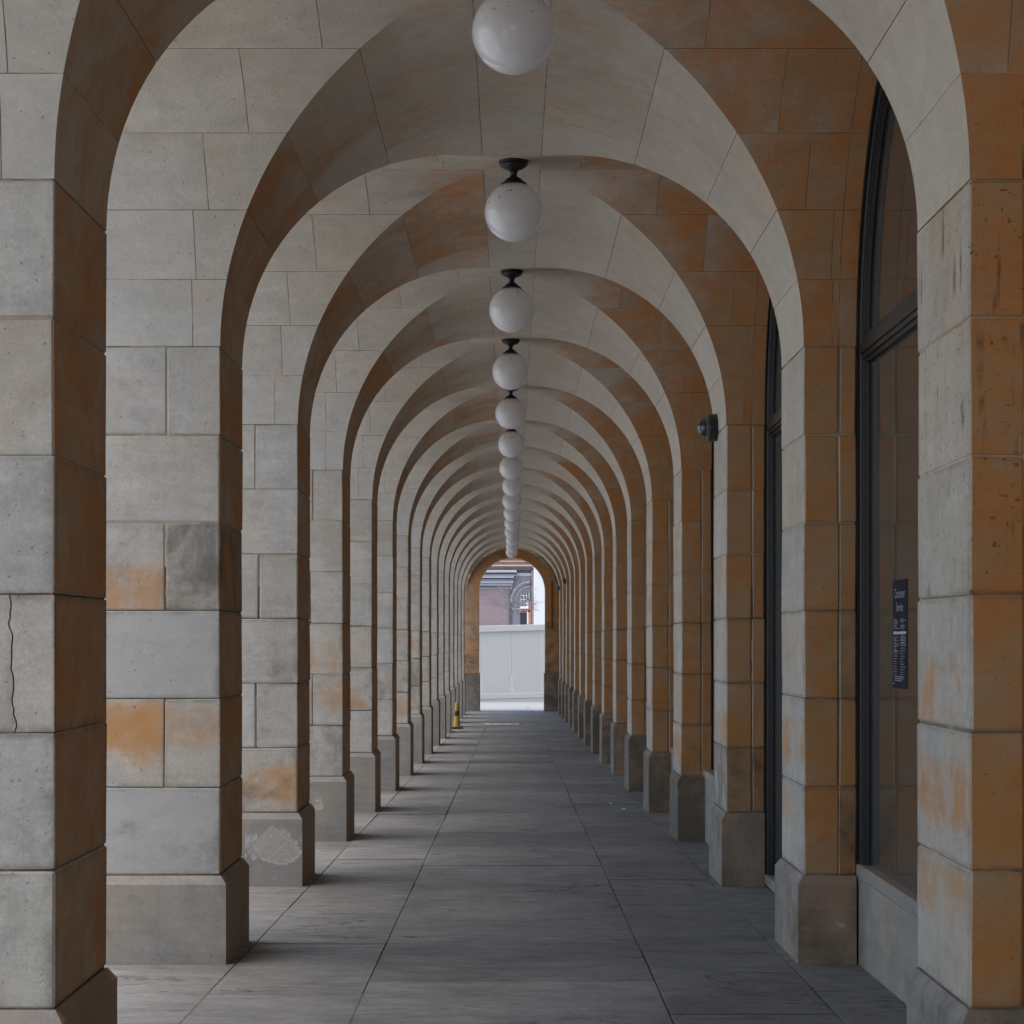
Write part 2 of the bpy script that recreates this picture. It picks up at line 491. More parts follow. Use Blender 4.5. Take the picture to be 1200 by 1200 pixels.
# ------------------------------------------------------------------ piers
COURSE = [1.006, 0.704, 0.402, 0.100, -0.202, -0.504, -0.806]
PZ = EZ - 0.806 * R           # plinth top
GAP = 0.0022
# looks per stone: (side, pier, course) -> [(outer) dict, (inner) dict]
LOOK = {
    (-1, 1, 0): [{}, {}], (-1, 1, 2): [dict(soot=.30, rust=.06)] * 2, (-1, 1, 3): [dict(soot=.25, rust=.12), dict(soot=.28, rust=.14)],
    (-1, 1, 4): [dict(soot=.38, rust=.16)] * 2, (-1, 1, 5): [dict(soot=.4, rust=.1)] * 2,
    (-1, 2, 2): [dict(rust=.74, soot=.40), dict(soot=.66, rust=.05)], (-1, 2, 3): [dict(clean=.96, soot=.10)] * 2,
    (-1, 2, 4): [dict(rust=.80, soot=.2), dict(rust=.76, soot=.34)], (-1, 2, 5): [dict(clean=.85, soot=.42)] * 2,
    (-1, 3, 2): [dict(soot=.2), dict(soot=.42)], (-1, 3, 3): [dict(soot=.45, rust=.22)] * 2, (-1, 3, 4): [dict(soot=.3), dict(soot=.35)],
    (-1, 3, 5): [dict(rust=.76, soot=.5)] * 2, (-1, 4, 3): [dict(rust=.5, soot=.3)] * 2, (-1, 4, 4): [dict(rust=.7, soot=.25)] * 2,
    (-1, 4, 5): [dict(soot=.45)] * 2, (-1, 5, 3): [dict(rust=.42, soot=.1)] * 2,
    (1, 1, 0): [dict(rust=.20, drip=1)] * 2, (1, 1, 1): [dict(rust=.2, drip=1)] * 2, (1, 1, 2): [dict(rust=.15, drip=.9)] * 2,
    (1, 1, 3): [dict(rust=.6, soot=.06, drip=.2)] * 2, (1, 1, 4): [dict(rust=.74, soot=.08)] * 2, (1, 1, 5): [dict(rust=.5, soot=.2)] * 2,
    (1, 2, 3): [dict(rust=.3, soot=.45), dict(rust=.3, soot=.08)], (1, 2, 4): [dict(rust=.66, soot=.14), dict(rust=.6, soot=.3)], (1, 2, 5): [dict(rust=.34, soot=.6), dict(rust=.5, soot=.2)],
    (1, 3, 4): [dict(rust=.62, soot=.1)] * 2, (1, 3, 5): [dict(rust=.5, soot=.66)] * 2, (1, 4, 4): [dict(rust=.4)] * 2, (1, 4, 5): [dict(rust=.55, soot=.5)] * 2,
}
RZ = {(-1, 2, 2, 1): .22, (-1, 2, 2, 0): .3, (-1, 2, 4, 0): .72, (-1, 2, 4, 1): .66, (-1, 3, 5, 0): .45, (-1, 4, 4, 0): .6}
def look(s, i, k, inner):
    r = random.random
    warm = .06 * r() if s < 0 else .12 * r()
    if (s, i, k) in LOOK: return dict(LOOK[(s, i, k)][1 if inner else 0], warm=warm)
    if s < 0:
        d = dict(warm=warm, rust=max(0, r() * 1.1 - .35) if k >= 3 else max(0, r() * .5 - .25), soot=r() * (.5 if k >= 3 else .2))
    else:
        d = dict(warm=warm, rust=.1 + r() * .4 + (.16 if k >= 4 else 0), soot=r() * .08 + (.22 if k >= 5 else 0))
    return d

LPIER = {1: ', cut by the photo edge, with a long crack', 2: ', with a clean grey block between orange stained blocks',
         3: ', with flaking render on its plinth', 4: ', with a smooth pale grey plinth'}
RPIER = {1: ', cut by the photo edge, with dark drip runs', 2: ', between the two nearest dark windows',
         3: ', with a round security camera on its side', 4: ', with a dark sooty plinth'}
def pier(s, i):
    side = 'left' if s < 0 else 'right'
    extra = (LPIER if s < 0 else RPIER).get(i)
    if extra: lab = f'{ORD[i]} stone pier on the {side}{extra}'
    else: lab = f'{ORD[i]} stone pier from the camera along the {side} side of the arcade'
    t = thing('stone_pier', lab, 'pier', f'stone piers along the {"open street" if s < 0 else "window"} side')
    t.location = (s * R, yf(i), zfl(yf(i)))
    def tell(d):
        if s < 0 and i <= 5:
            if d.get('clean', 0) > .8: d['label'] = 'plain grey replacement block'
            elif d.get('soot', 0) > .7: d['label'] = 'soot blackened block'
            elif d.get('rust', 0) >= .5: d['label'] = 'block stained orange with rust'
        return d
    pinv = t.matrix_basis.inverted()
    off = Vector(t.location)
    far = i >= 10
    VV = []; FF = []
    y0, y1 = yf(i), yb(i)
    xo = XL if s < 0 else XR
    def put(V, F, name, mat, kind=None, **at):
        V = [Vector(v) - off for v in V]
        if far and name == 'stone': add(VV, FF, V, F); return
        obj(name, V, F, mat, t, kind=kind, **at)
    for k in range(6):
        z1, z0 = EZ + COURSE[k] * R, EZ + COURSE[k + 1] * R
        if s < 0:
            split = (k % 2 == 0) if i != 1 else (k == 3)
            if i > 3: split = (k + i) % 2 == 0
            xs = [R, (1.19 if i != 1 else 1.086) * R + (random.uniform(-.02, .02) if i != 1 else 0), xo] if split else [R, xo]
        else:
            xs = [R, XJ, xo]
        for j in range(len(xs) - 1):
            g0 = 0 if j == 0 else GAP
            g1 = 0 if j == len(xs) - 2 else GAP
            e = random.uniform(-0.0015, 0.0015)
            V, F = block(s * (xs[j] + g0 + e), s * (xs[j + 1] - g1), y0 + e, y1 - e, z0 + GAP, z1 - GAP, random.uniform(.004, .010), 0.0028)
            if (s, i, k) == (-1, 1, 3):      # the two halves of a split block: ragged joint
                V, F = cracked(xs, j, y0 + e, y1 - e, z0 + GAP, z1 - GAP)
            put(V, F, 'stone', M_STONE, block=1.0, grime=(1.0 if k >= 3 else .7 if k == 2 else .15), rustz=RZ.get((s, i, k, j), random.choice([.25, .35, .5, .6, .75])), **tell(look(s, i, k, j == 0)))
    if far:
        obj('stonework', VV, FF, M_STONE, t, kind='stuff', warm=.03 if s < 0 else .06, rust=.1 if s < 0 else .2, soot=.1)
    zm = EZ + .25 * R
    V, F = box(s * (R + .007), s * (xo - .006), y0 + .007, y1 - .007, zm, ZS)
    put(V, F, 'mortar', M_MORTAR, dark=0.0, pale=0.35 if s < 0 else .5)
    V, F = box(s * (R + .0075), s * (xo - .0065), y0 + .0075, y1 - .0075, PZ - .01, zm)
    put(V, F, 'mortar', M_MORTAR, dark=.85 if s < 0 else .7, pale=0.0 if s < 0 else .7)
    # plinth: splayed top, follows the fall of the floor
    pr = 0.034; ch = 0.045
    xi = R - pr; xoo = xo + (pr if s < 0 else -0.004)
    ya, yc = y0 - pr, y1 + pr
    ring0 = [(xi, ya), (xoo, ya), (xoo, yc), (xi, yc)]
    ring1 = [(R - .004, y0 - .004), (xo, y0 - .004), (xo, y1 + .004), (R - .004, y1 + .004)]
    V = [(s * x, y, zfl(y) - .03) for x, y in ring0] + [(s * x, y, PZ - ch) for x, y in ring0] + [(s * x, y, PZ - GAP) for x, y in ring1]
    F = [(0, 1, 5, 4), (1, 2, 6, 5), (2, 3, 7, 6), (3, 0, 4, 7), (4, 5, 9, 8), (5, 6, 10, 9), (6, 7, 11, 10), (7, 4, 8, 11), (8, 9, 10, 11), (3, 2, 1, 0)]
    at = dict(soot=.25 + .2 * random.random() if s < 0 else .62 + .2 * random.random(), rust=.08)
    if (s, i) == (-1, 3): at = dict(soot=.1, peel=.70, label='plinth with a ragged patch of flaking render')
    elif (s, i) == (-1, 4): at = dict(soot=.2, peel=.22)
    elif (s, i) == (1, 3): at = dict(soot=.62, peel=.3)
    elif (s, i) == (1, 4): at = dict(soot=.95, peel=.0)
    elif (s, i) == (1, 2): at = dict(soot=.6, peel=.28)
    put(V, F, 'plinth', M_PLINTH, **at)
    return t
CRK = [random.uniform(-.004, .004) + .018 * k / 24 - .004 * math.sin(k * .9) for k in range(25)]
def cracked(xs, j, y0, y1, z0, z1):
    edge = [(-(xs[1] + CRK[k] + (-.0022 if j == 0 else .0022)), z0 + (z1 - z0) * k / 24) for k in range(25)]
    pts = [(-xs[0 if j == 0 else 2], z0)] + edge + [(-xs[0 if j == 0 else 2], z1)]
    V = [(x, y, z) for y in (y0, y1) for x, z in pts]
    n = len(pts)
    F = [tuple(range(n)), tuple(range(2 * n - 1, n - 1, -1))] + [(k, (k + 1) % n, n + (k + 1) % n, n + k) for k in range(n)]
    return V, F
for i in range(1, NP + 1):
    pier(-1, i); pier(1, i)

# ------------------------------------------------------------------ groin vault
ceiling = struct_root('vaulted_ceiling')
def band_pt(s, i, th, where):
    """points of the long barrel / cross barrel at angle th; where: ('x', X) on the cross face, 'gf' near groin, 'gb' far groin, ('y', Y) on the barrel"""
    c, n = math.cos(th), math.sin(th)
    z = ZS + R * n
    if where == 'gf': return Vector((s * R * c, yf(i) - A * (1 - c), z)), Vector((s * c, c, n * 1.0))
    if where == 'gb': return Vector((s * R * c, yb(i) + A * (1 - c), z)), Vector((s * c, -c, n * 1.0))
    if where[0] == 'x': return Vector((s * max(where[1], R * c + .004), yf(i) - A * (1 - c), z)), Vector((0, c, n))
    if where[0] == 'xb': return Vector((s * max(where[1], R * c + .004), yb(i) + A * (1 - c), z)), Vector((0, -c, n))
    if where[0] == 'y':
        y = max(min(where[1], yb(i) + A * (1 - c)), yf(i) - A * (1 - c))
        return Vector((s * R * c, y, z)), Vector((s * c, 0, n))
def patch(s, i, a0, a1, path, n=5, depth=0.008, skirt=(True, True), ends=(True, True)):
    th = [rad(a0 + (a1 - a0) * k / n) for k in range(n + 1)]
    V = []; F = []; m = len(path)
    for t in th:
        for w in path: V.append(band_pt(s, i, t, w)[0])
    for k in range(n):
        for j in range(m - 1):
            F.append((k * m + j, k * m + j + 1, (k + 1) * m + j + 1, (k + 1) * m + j))
    def fold(ids, outs):
        base = len(V)
        for q, o in zip(ids, outs): V.append(V[q] + o.normalized() * depth)
        for j in range(len(ids) - 1): F.append((ids[j], ids[j + 1], base + j + 1, base + j))
    for k, do in ((0, ends[0]), (n, ends[1])):
        if do: fold([k * m + j for j in range(m)], [band_pt(s, i, th[k], w)[1] for w in path])
    for j, do in ((0, skirt[0]), (m - 1, skirt[1])):
        if do: fold([k * m + j for k in range(n + 1)], [band_pt(s, i, t, path[j])[1] for t in th])
    return V, F
EPS = 0.07                      # half joint, degrees
far_V = []; far_F = []
back_V = []; back_F = []
def vput(V, F, i, **at):
    if i > 8: add(far_V, far_F, V, F)
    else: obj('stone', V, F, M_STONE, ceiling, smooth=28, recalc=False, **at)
def vlook(s, lev):
    r = random.random()
    d = dict(pale=random.uniform(.25, .6), warm=random.uniform(-.06, .12) if s < 0 else random.uniform(-.1, .10), soot=random.random() * .16, rust=max(0, r * .42 - .14))
    if s > 0: d['rust'] = r * .12
    if random.random() < .16: d['warm'] += .35
    return d
for i in range(1, NP + 1):
    for s in (-1, 1):
        xo = XL if s < 0 else XR
        for k in range(5):
            a0, a1 = ANG[k] + EPS, ANG[k + 1] - EPS
            if k == 0: a0 = ANG[0] + EPS * 1.5
            xj = (JX[k] + random.uniform(-.02, .02)) * R
            n = 5 if i < 7 else 3
            if k < 4:
                V, F = patch(s, i, a0, a1, [('x', xj - .002), 'gf', 'gb'], n, skirt=(True, False))
                vput(V, F, i, **vlook(s, k))
            else:
                ysp = yb(i) + .42
                V, F = patch(s, i, a0, a1, [('x', xj - .002), 'gf', ('y', ysp - .002)], n, skirt=(True, True))
                vput(V, F, i, **vlook(s, k))
                V, F = patch(s, i, a0, a1, [('y', ysp + .002), 'gb'], n, skirt=(True, False))
                vput(V, F, i, **vlook(s, k))
            cuts = [xj]
            x = xj
            while True:
                x += random.uniform(.48, .66) * R
                if x > (XJ if s > 0 else xo) - .15: break
                cuts.append(x)
            cuts += [XJ, xo] if s > 0 else [xo]
            for q in range(len(cuts) - 1):
                if cuts[q + 1] - cuts[q] < .02: continue
                V, F = patch(s, i, a0, a1, [('x', cuts[q + 1] - .002), ('x', cuts[q] + .002)], n, skirt=(True, True))
                vput(V, F, i, **vlook(s, k))
        # crown course of the cross barrel
        for (u, v) in ((.29 * R, .95 * R), (.95 * R, xo)):
            V, F = patch(s, i, ANG[5] + EPS, 90, [('x', v - .002), ('x', u + .002)], 2, ends=(True, False))
            vput(V, F, i, **vlook(s, 5))
        V, F = patch(s, i, ANG[5] + EPS, 90, ['gb', ('xb', .31 * R - .002)], 2, ends=(True, False), skirt=(False, True)); vput(V, F, i, **vlook(s, 5))
        V, F = patch(s, i, ANG[5] + EPS, 90, [('xb', .31 * R + .002), ('xb', xo)], 2, ends=(True, False)); vput(V, F, i, **vlook(s, 5))
        V, F = patch(s, i, ANG[4] + EPS, ANG[5] - EPS, ['gb', ('xb', xo)], 5, skirt=(False, True)); add(far_V, far_F, V, F)
    # keystones: two lengths
    ysp = yb(i) + .15
    V = []; F = []; V2 = []; F2 = []
    for s in (-1, 1):
        v, f = patch(s, i, ANG[5] + EPS, 90, [('x', .29 * R - .002), 'gf', ('y', ysp - .002)], 2, ends=(True, False))
        add(V, F, v, f)
        v, f = patch(s, i, ANG[5] + EPS, 90, [('y', ysp + .002), 'gb'], 2, ends=(True, False), skirt=(True, False))
        add(V2, F2, v, f)
    vput(V, F, i, **vlook(-1, 5)); vput(V2, F2, i, **vlook(-1, 5))
# shell behind the stones (mortar in the joints, and the unseen far sides); carries on behind the camera
for i in range(-1, NP + 2):
    for s in (-1, 1):
        xo = XL if s < 0 else XR
        n = 10
        rows = []
        for k in range(n + 1):
            th = rad(90 * k / n)
            row = []
            for w in (('x', xo), 'gf', 'gb', ('xb', xo)):
                p, o = band_pt(s, i, th, w)
                if i >= 1 and i <= NP:
                    off = o.normalized() * (.006 if w[0] == 'x' else .008)
                    if w == 'gb': off = Vector((s * math.cos(th), 0, math.sin(th))) * .006
                    p = p + off
                row.append(p)
            rows.append(row)
        V = [p for r in rows for p in r]; F = []
        for k in range(n):
            for j in range(3): F.append((k * 4 + j, k * 4 + j + 1, k * 4 + 5 + j, k * 4 + 4 + j))
        add(back_V, back_F, V, F)
obj('mortar', back_V, back_F, M_MORTAR, ceiling, smooth=30, recalc=False, kind='stuff')
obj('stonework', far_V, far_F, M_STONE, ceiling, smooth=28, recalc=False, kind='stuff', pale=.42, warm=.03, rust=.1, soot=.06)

# masonry that continues behind the camera
V = []; F = []
for i in range(-1, 1):
    add(V, F, *box(-XL, -R, yf(i), yb(i), -1.2, ZS))
    add(V, F, *box(R, XR + .2, yf(i), yb(i), -1.2, ZS))
obj('arcade_wall', V, F, M_STONE, kind='structure', rust=.2)

# ------------------------------------------------------------------ windows along the right side
FRP0 = [(0.0, 1.18), (0.028, 1.18), (0.028, 1.192), (0.05, 1.192), (0.056, 1.203), (0.08, 1.203), (0.086, 1.22), (0.105, 1.22), (0.112, 1.238), (0.125, 1.238), (0.125, 1.256)]
def window(i, visible=True):
    yc = yb(i) + A
    FRP = [(w, 1.18 + (x - 1.18) * .52) for w, x in FRP0]
    ZSILL = EZ - 0.765 * R if i != 2 else zfl(yc) + .06
    xs = 1.185 if i == 1 else (1.16 if i == 2 else 1.138)
    names = {1: 'arched dark framed window between the first and second right piers, notice on its glass',
             2: 'arched dark framed window between the second and third right piers, reaching down to the paving',
             3: 'arched dark framed window between the third and fourth piers on the right'}
    lab = names.get(i, f'arched dark framed window between the {ORD[max(i,0)]} and {ORD[i + 1] if i < 16 else "end"} right piers')
    if i == 16: lab = 'arched dark framed window beside the wall at the far end, right side'
    t = thing('arched_window', lab, 'window', 'arched windows along the right side')
    t.location = (XR, yc, ZSILL)
    off = Vector(t.location)
    def put(V, F, name, mat, **kw): return obj(name, [Vector(v) - off for v in V], F, mat, t, **kw)
    na = 24
    V = []; F = []
    m = len(FRP)
    path = []
    for w, x in FRP:
        a = A - w
        pts = [(yc - a, ZSILL)] + [(yc - a * math.cos(math.pi * k / na), ZS + (R - w) * math.sin(math.pi * k / na)) for k in range(na + 1)] + [(yc + a, ZSILL)]
        path.append([(x * R, y, z) for y, z in pts])
    L = na + 3
    for j in range(m): V += path[j]
    for j in range(m - 1):
        for k in range(L - 1): F.append((j * L + k, j * L + k + 1, (j + 1) * L + k + 1, (j + 1) * L + k))
    put(V, F, 'frame', M_IRON, smooth=20, recalc=False)
    V = []; F = []
    for (x0, x1, h0, h1) in ((1.192, 1.226, -.055, .055), (1.202, 1.226, .055, .075), (1.184, 1.226, -.03, .025), (1.202, 1.226, -.078, -.055)):
        add(V, F, *box(x0 * R, x1 * R, yc - A + .06, yc + A - .06, ZS - .02 + h0, ZS - .02 + h1))
    put(V, F, 'transom', M_IRON)
    # glass: rectangle plus half round
    xg = 1.217 * R
    a = A - .1
    pts = [(yc + a, ZSILL), (yc - a, ZSILL)] + [(yc - a * math.cos(math.pi * k / na), ZS + (R - .1) * math.sin(math.pi * k / na)) for k in range(na + 1)]
    V = [(xg, y, z) for y, z in pts] + [(xg + .012, y, z) for y, z in pts]
    L = len(pts)
    F = [tuple(range(L)), tuple(range(2 * L - 1, L - 1, -1))] + [(k, (k + 1) % L, L + (k + 1) % L, L + k) for k in range(L)]
    put(V, F, 'glass', M_GLASS)
    V, F = block((1.178 if i < 3 else 1.13) * R, 1.30 * R, yc - A + .002, yc + A - .002, ZSILL - .07, ZSILL, .008)
    put(V, F, 'sill', M_PLINTH, soot=.1)
    if i == 2: return t
    V, F = block(xs * R, 1.30 * R, yc - A + .003, yc + A - .003, 0, ZSILL - .072, .004, zf=lambda y: zfl(y) - .03)
    put(V, F, 'apron', M_PLINTH, soot=.2)
    return t
for i in range(1, NP + 1): window(i)
# plain wall behind the shop side (back of the glass, and closing the bays behind the camera)
V, F = box(1.32 * R, 1.32 * R + .3, -1.5, YEND + .9, -1.5, 6.0)
obj('inner_wall', V, F, M_STONE, kind='structure', soot=.2)
V, F = box(-XL, 1.32 * R, -1.5, YEND + .9, ZS + R + .06, ZS + R + .5)
obj('light_stop_slab', V, F, M_STONE, kind='structure')  # unseen slab over the vault, added to stop light leaks

# ------------------------------------------------------------------ wall closing the far end
ew = thing('end_wall', 'sandstone wall with a narrower arched doorway closing the far end of the arcade', 'wall')
EW0, EW1 = YEND, YEND + .85
er = .73 * R
ezs = EZ + 1.085 * R
na = 28
arc = [(er * math.cos(math.pi * k / na), ezs + er * math.sin(math.pi * k / na)) for k in range(na + 1)]
outer = []
for k in range(na + 1):
    a = math.pi * k / na
    outer.append((1.9 * math.cos(a) * 1.25, ezs + 2.3 * math.sin(a)))
V = []; F = []
for y in (EW0, EW1):
    V += [(x, y, z) for x, z in arc] + [(x, y, z) for x, z in outer]
L = na + 1
for k in range(na):
    F += [(k, k + 1, L + k + 1, L + k), (2 * L + k, 2 * L + k + 1, 3 * L + k + 1, 3 * L + k), (k, k + 1, 2 * L + k + 1, 2 * L + k)]
obj('arch_head', V, F, M_STONE, ew, warm=1.9, rust=.2, soot=.42)  # warm and soot paint in the end wall's shade along with its staining
zc = [1.085, .704, .402, .10, -.202, -.504, -.73]
for s in (-1, 1):
    for k in range(6):
        V, F = block(s * er, s * 2.37, EW0 + random.uniform(-.002, .002), EW1, EZ + zc[k + 1] * R + .003, EZ + zc[k] * R - .003, .005)
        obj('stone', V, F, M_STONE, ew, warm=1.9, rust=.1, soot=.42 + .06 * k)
    V, F = block(s * (er - .03), s * 2.37, EW0 - .03, EW1 + .03, 0, EZ - .733 * R, .01, zf=lambda y: zfl(y) - .05)
    obj('plinth', V, F, M_PLINTH, ew, soot=.8, rust=.1)
    V, F = box(s * (er + .01), s * 2.36, EW0 + .01, EW1 - .01, EZ - .74 * R, ezs)
    obj('mortar', V, F, M_MORTAR, ew)
V, F = tube((.875 * R, EW0 - .02, EZ + .26 * R), (.875 * R, EW0 - .02, EZ + 1.32 * R), .016, .016, 8)
M_RUST = simple('rusty_iron', (0.15, 0.05, 0.015), .8)
obj('pipe', V, F, M_RUST, ew)

# ------------------------------------------------------------------ globe lamps
def lamp_meshes():
    rose = [(0.001, -.002), (.088, -.002), (.094, -.012), (.092, -.026), (.084, -.030), (.088, -.038), (.080, -.048), (.060, -.060), (.040, -.068), (.024, -.074), (.001, -.075)]
    stem = [(.020, -.072), (.027, -.080), (.022, -.090), (.018, -.100), (.026, -.106), (.020, -.112)]
    cap = [(.018, -.108), (.030, -.116), (.046, -.124), (.060, -.138), (.074, -.150), (.082, -.154), (.080, -.161), (.060, -.163), (.001, -.163)]
    rg = .1855; zc0 = -.333
    glob = []
    for k in range(33):
        a = rad(19) + (math.pi - rad(19)) * k / 32
        glob.append((max(.0008, rg * math.sin(a)), zc0 + rg * math.cos(a)))
    out = []
    for nm, pr, mt, n in (('ceiling_rose', rose, M_LAMPIRON, 32), ('stem', stem, M_LAMPIRON, 20), ('gallery_cap', cap, M_LAMPIRON, 32), ('globe', glob, M_GLOBE, 48)):
        V, F = lathe(pr, n)
        out.append((nm, V, F, mt))
    return out
LM = None
lampfirst = None
ZC = EZ + 2.022 * R - .012
for n in range(-1, 14):
    i = n + 2
    yc = yb(i) + A
    dx = {-1: .01, 0: .010, 1: -.002, 2: -.012, 3: -.012, 4: -.010, 5: -.013}.get(n, random.uniform(-.012, .012))
    if n == -1: lab = 'white globe lamp closest to the camera, cut off at the top'
    elif n == 0: lab = 'largest whole white globe lamp under the vault, above the second piers'
    elif n == 13: lab = 'farthest white globe lamp, lowest of the row, just before the end wall'
    else: lab = f'{ORD[n + 1]} white globe lamp in the row, counted from the large near one'
    t = thing('globe_lamp', lab, 'lamp', 'white globe lamps along the vault')
    t.location = (dx, yc, ZC)
    t.rotation_euler = (rad(random.uniform(-.6, .6)), rad(random.uniform(-.8, .8)), random.uniform(0, 6))
    if lampfirst is None:
        lampfirst = []
        for nm, V, F, mt in lamp_meshes(): lampfirst.append(obj(nm, V, F, mt, t, smooth=35))
    else:
        for o in lampfirst:
            c = o.copy(); c.parent = t; COL.objects.link(c)

# ------------------------------------------------------------------ dome cameras
M_CAMB = simple('camera_housing', (0.02, 0.02, 0.022), .4, 0, .2, 20, .5, 0)
M_CAMD = simple('smoked_dome', (0.03, 0.032, 0.04), .06, 0, .1, 20, .9, 0)
def dome_camera(x, y, z, sc, label):
    t = thing('dome_camera', label, 'camera', 'dome cameras on the right piers')
    t.location = (x, y, z); t.rotation_euler = (0, rad(-90), 0); t.scale = (sc, sc, sc)
    V, F = lathe([(.001, 0), (.097, 0), (.100, .006), (.100, .058), (.094, .066), (.078, .068), (.001, .068)], 32)
    obj('housing', V, F, M_CAMB, t, smooth=35)
    V, F = lathe([(.080, .066), (.080, .074), (.072, .078), (.001, .078)], 32)
    obj('collar', V, F, simple('camera_collar', (.10, .10, .11), .35, .3, .1), t, smooth=35)
    V, F = lathe([(.066 * math.cos(rad(a)) + .0005, .076 + .066 * math.sin(rad(a))) for a in range(0, 91, 6)], 32)
    obj('dome', V, F, M_CAMD, t, smooth=60)
dome_camera(R - .003, yf(3) + .64, EZ + 1.035 * R, 1.0, 'large round security camera with glossy dome on the third right pier')
dome_camera(R - .003, yf(16) + .3, EZ + 1.085 * R, .8, 'small distant dome camera nearest the end wall, lower of two')
dome_camera(R - .003, yf(14) + .3, EZ + 1.085 * R, .8, 'small distant dome camera slightly higher and nearer than its neighbour')

# ------------------------------------------------------------------ notice on the first window
xg = 1.217 * R
M_SIGN = simple('navy_notice', (0.017, 0.016, 0.022), .85, spec=.15, bump=0)
M_PRINT = simple('white_print', (0.22, 0.22, 0.235), .6, bump=0)
ns = thing('notice_sign', 'narrow dark notice with white print stuck on the first window', 'sign')
sy0, sy1 = 9.607, 9.968
sz0, sz1 = EZ - .152 * R, EZ + .189 * R
ns.location = (xg - .0005 + .0025, (sy0 + sy1) / 2, (sz0 + sz1) / 2)
sw, sh = sy1 - sy0, sz1 - sz0
V, F = block(-.0045, -.0025, -sw / 2, sw / 2, -sh / 2, sh / 2, .0004)
obj('board', V, F, M_SIGN, ns)
def text(body, size, y, z):
    import_dg = bpy.context.evaluated_depsgraph_get
    cu = bpy.data.curves.new('heading', 'FONT'); cu.body = body; cu.size = size; cu.align_x = 'CENTER'; cu.extrude = .0005
    o = bpy.data.objects.new('heading', cu); COL.objects.link(o)
    cu.materials.append(M_PRINT)
    bpy.context.view_layer.update()
    me = bpy.data.meshes.new_from_object(o.evaluated_get(import_dg()))
    bpy.data.objects.remove(o); bpy.data.curves.remove(cu)
    o = bpy.data.objects.new('heading', me); COL.objects.link(o)
    o.parent = ns; o.location = (-.0055, y, z); o.rotation_euler = (rad(90), 0, rad(-90))
    return o
text('Customer', .064, 0, sh / 2 - .085)
text('Service', .060, 0, sh / 2 - .148)
V = []; F = []
def line(u0, u1, z, h):
    # u runs left to right as read (reader faces +x, so left is +y)
    add(V, F, *box(-.0058, -.005, sw / 2 - u1, sw / 2 - u0, z - h / 2, z + h / 2))
z = sh / 2 - .185
rows = 22
for k in range(rows):
    zz = z - k * .0069 * 1.05
    for c0 in (.03, .20):
        if (k % 4 == 3 and random.random() < .6) or (k > 17 and c0 > .1): continue
        u = c0
        end = c0 + random.uniform(.06, .145)
        while u < end:
            w = random.uniform(.008, .03)
            line(u, min(u + w, end + .005), zz, .0032); u += w + .005
zz = sh / 2 - .372
line(.03, sw - .02, sh / 2 - .222 - .0, .0) if False else None
barz = -sh / 2 + .262
for k in range(15):
    zq = barz - .022 - k * .0125
    for c0, wmax in ((.035, .08), (.20, .13)):
        u = c0; end = c0 + random.uniform(.04, wmax)
        while u < end:
            w = random.uniform(.008, .028)
            line(u, min(u + w, end + .004), zq, .0034); u += w + .005
for k in range(3): line(.06, sw - .06 - k * .03, -sh / 2 + .055 - k * .009, .004)
line(.02, .05, -sh / 2 + .022, .006)
obj('small_print', V, F, M_PRINT, ns, kind='stuff')
V, F = box(-.006, -.0045, -sw / 2 + .02, sw / 2 - .025, barz - .005, barz + .005)
obj('rule', V, F, simple('white_rule', (.45, .45, .47), .6, bump=0), ns)

# ------------------------------------------------------------------ bollard, litter
M_YEL = simple('yellow_plastic', (0.44, 0.24, 0.015), .45, bump=.05)
M_BLK = simple('black_rubber', (0.022, 0.021, 0.02), .7, bump=.1)
by = K * .0143; bx = -.925 * R
bo = thing('bollard', 'yellow and black banded bollard cone beside the far left piers', 'bollard')
bo.location = (bx, by, zfl(by))
V, F = block(-.13, .16, -.15, .15, 0, .06, .015); obj('base', V, F, M_BLK, bo)
V, F = lathe([(.092, .055), (.086, .09), (.064, .33)], 20); obj('lower_cone', V, F, M_YEL, bo, smooth=40)
V, F = lathe([(.066, .328), (.052, .45)], 20); obj('black_band', V, F, M_BLK, bo, smooth=40)
V, F = lathe([(.051, .448), (.042, .65), (.034, .665), (.001, .667)], 20); obj('upper_post', V, F, M_YEL, bo, smooth=40)
M_WHITE = simple('white_paper', (0.82, 0.82, 0.81), .7, bump=.05)
ty = K * .01525
V = []; F = []
for k in range(13):
    x = -.49 * R + k * .61 * R / 12
    w = .17 + .07 * math.sin(k * 1.7)
    yy = ty + .05 * math.sin(k * 1.1)
    zz = zfl(yy) + .007 + .004 * math.sin(k * 2.3)
    V += [(x, yy - w, zz), (x, yy + w, zz + .004), (x, yy - w, zz + .004), (x, yy + w, zz + .008)]
for k in range(12):
    a = 4 * k; b = a + 4
    F += [(a, b, b + 1, a + 1), (a + 2, a + 3, b + 3, b + 2), (a, a + 2, b + 2, b), (a + 1, b + 1, b + 3, a + 3)]
o = obj('paper_strip', V, F, M_WHITE); o['label'] = 'long thin white strip of paper lying across the far paving'; o['category'] = 'litter'
def scrap(x, y, r, label, mat=M_WHITE):
    V = []; n = 9
    for k in range(n):
        a = 2 * math.pi * k / n; q = r * random.uniform(.6, 1.1)
        V.append((x + q * math.cos(a), y + q * math.sin(a), zfl(y) + .006 + random.uniform(0, .02)))
    V += [(vx, vy, vz + .002) for vx, vy, vz in V]
    F = [tuple(range(n))[::-1], tuple(range(n, 2 * n))] + [(k, (k + 1) % n, n + (k + 1) % n, n + k) for k in range(n)]
    o = obj('litter_scrap', V, F, mat); o['label'] = label; o['category'] = 'litter'; o['group'] = 'litter on the paving'
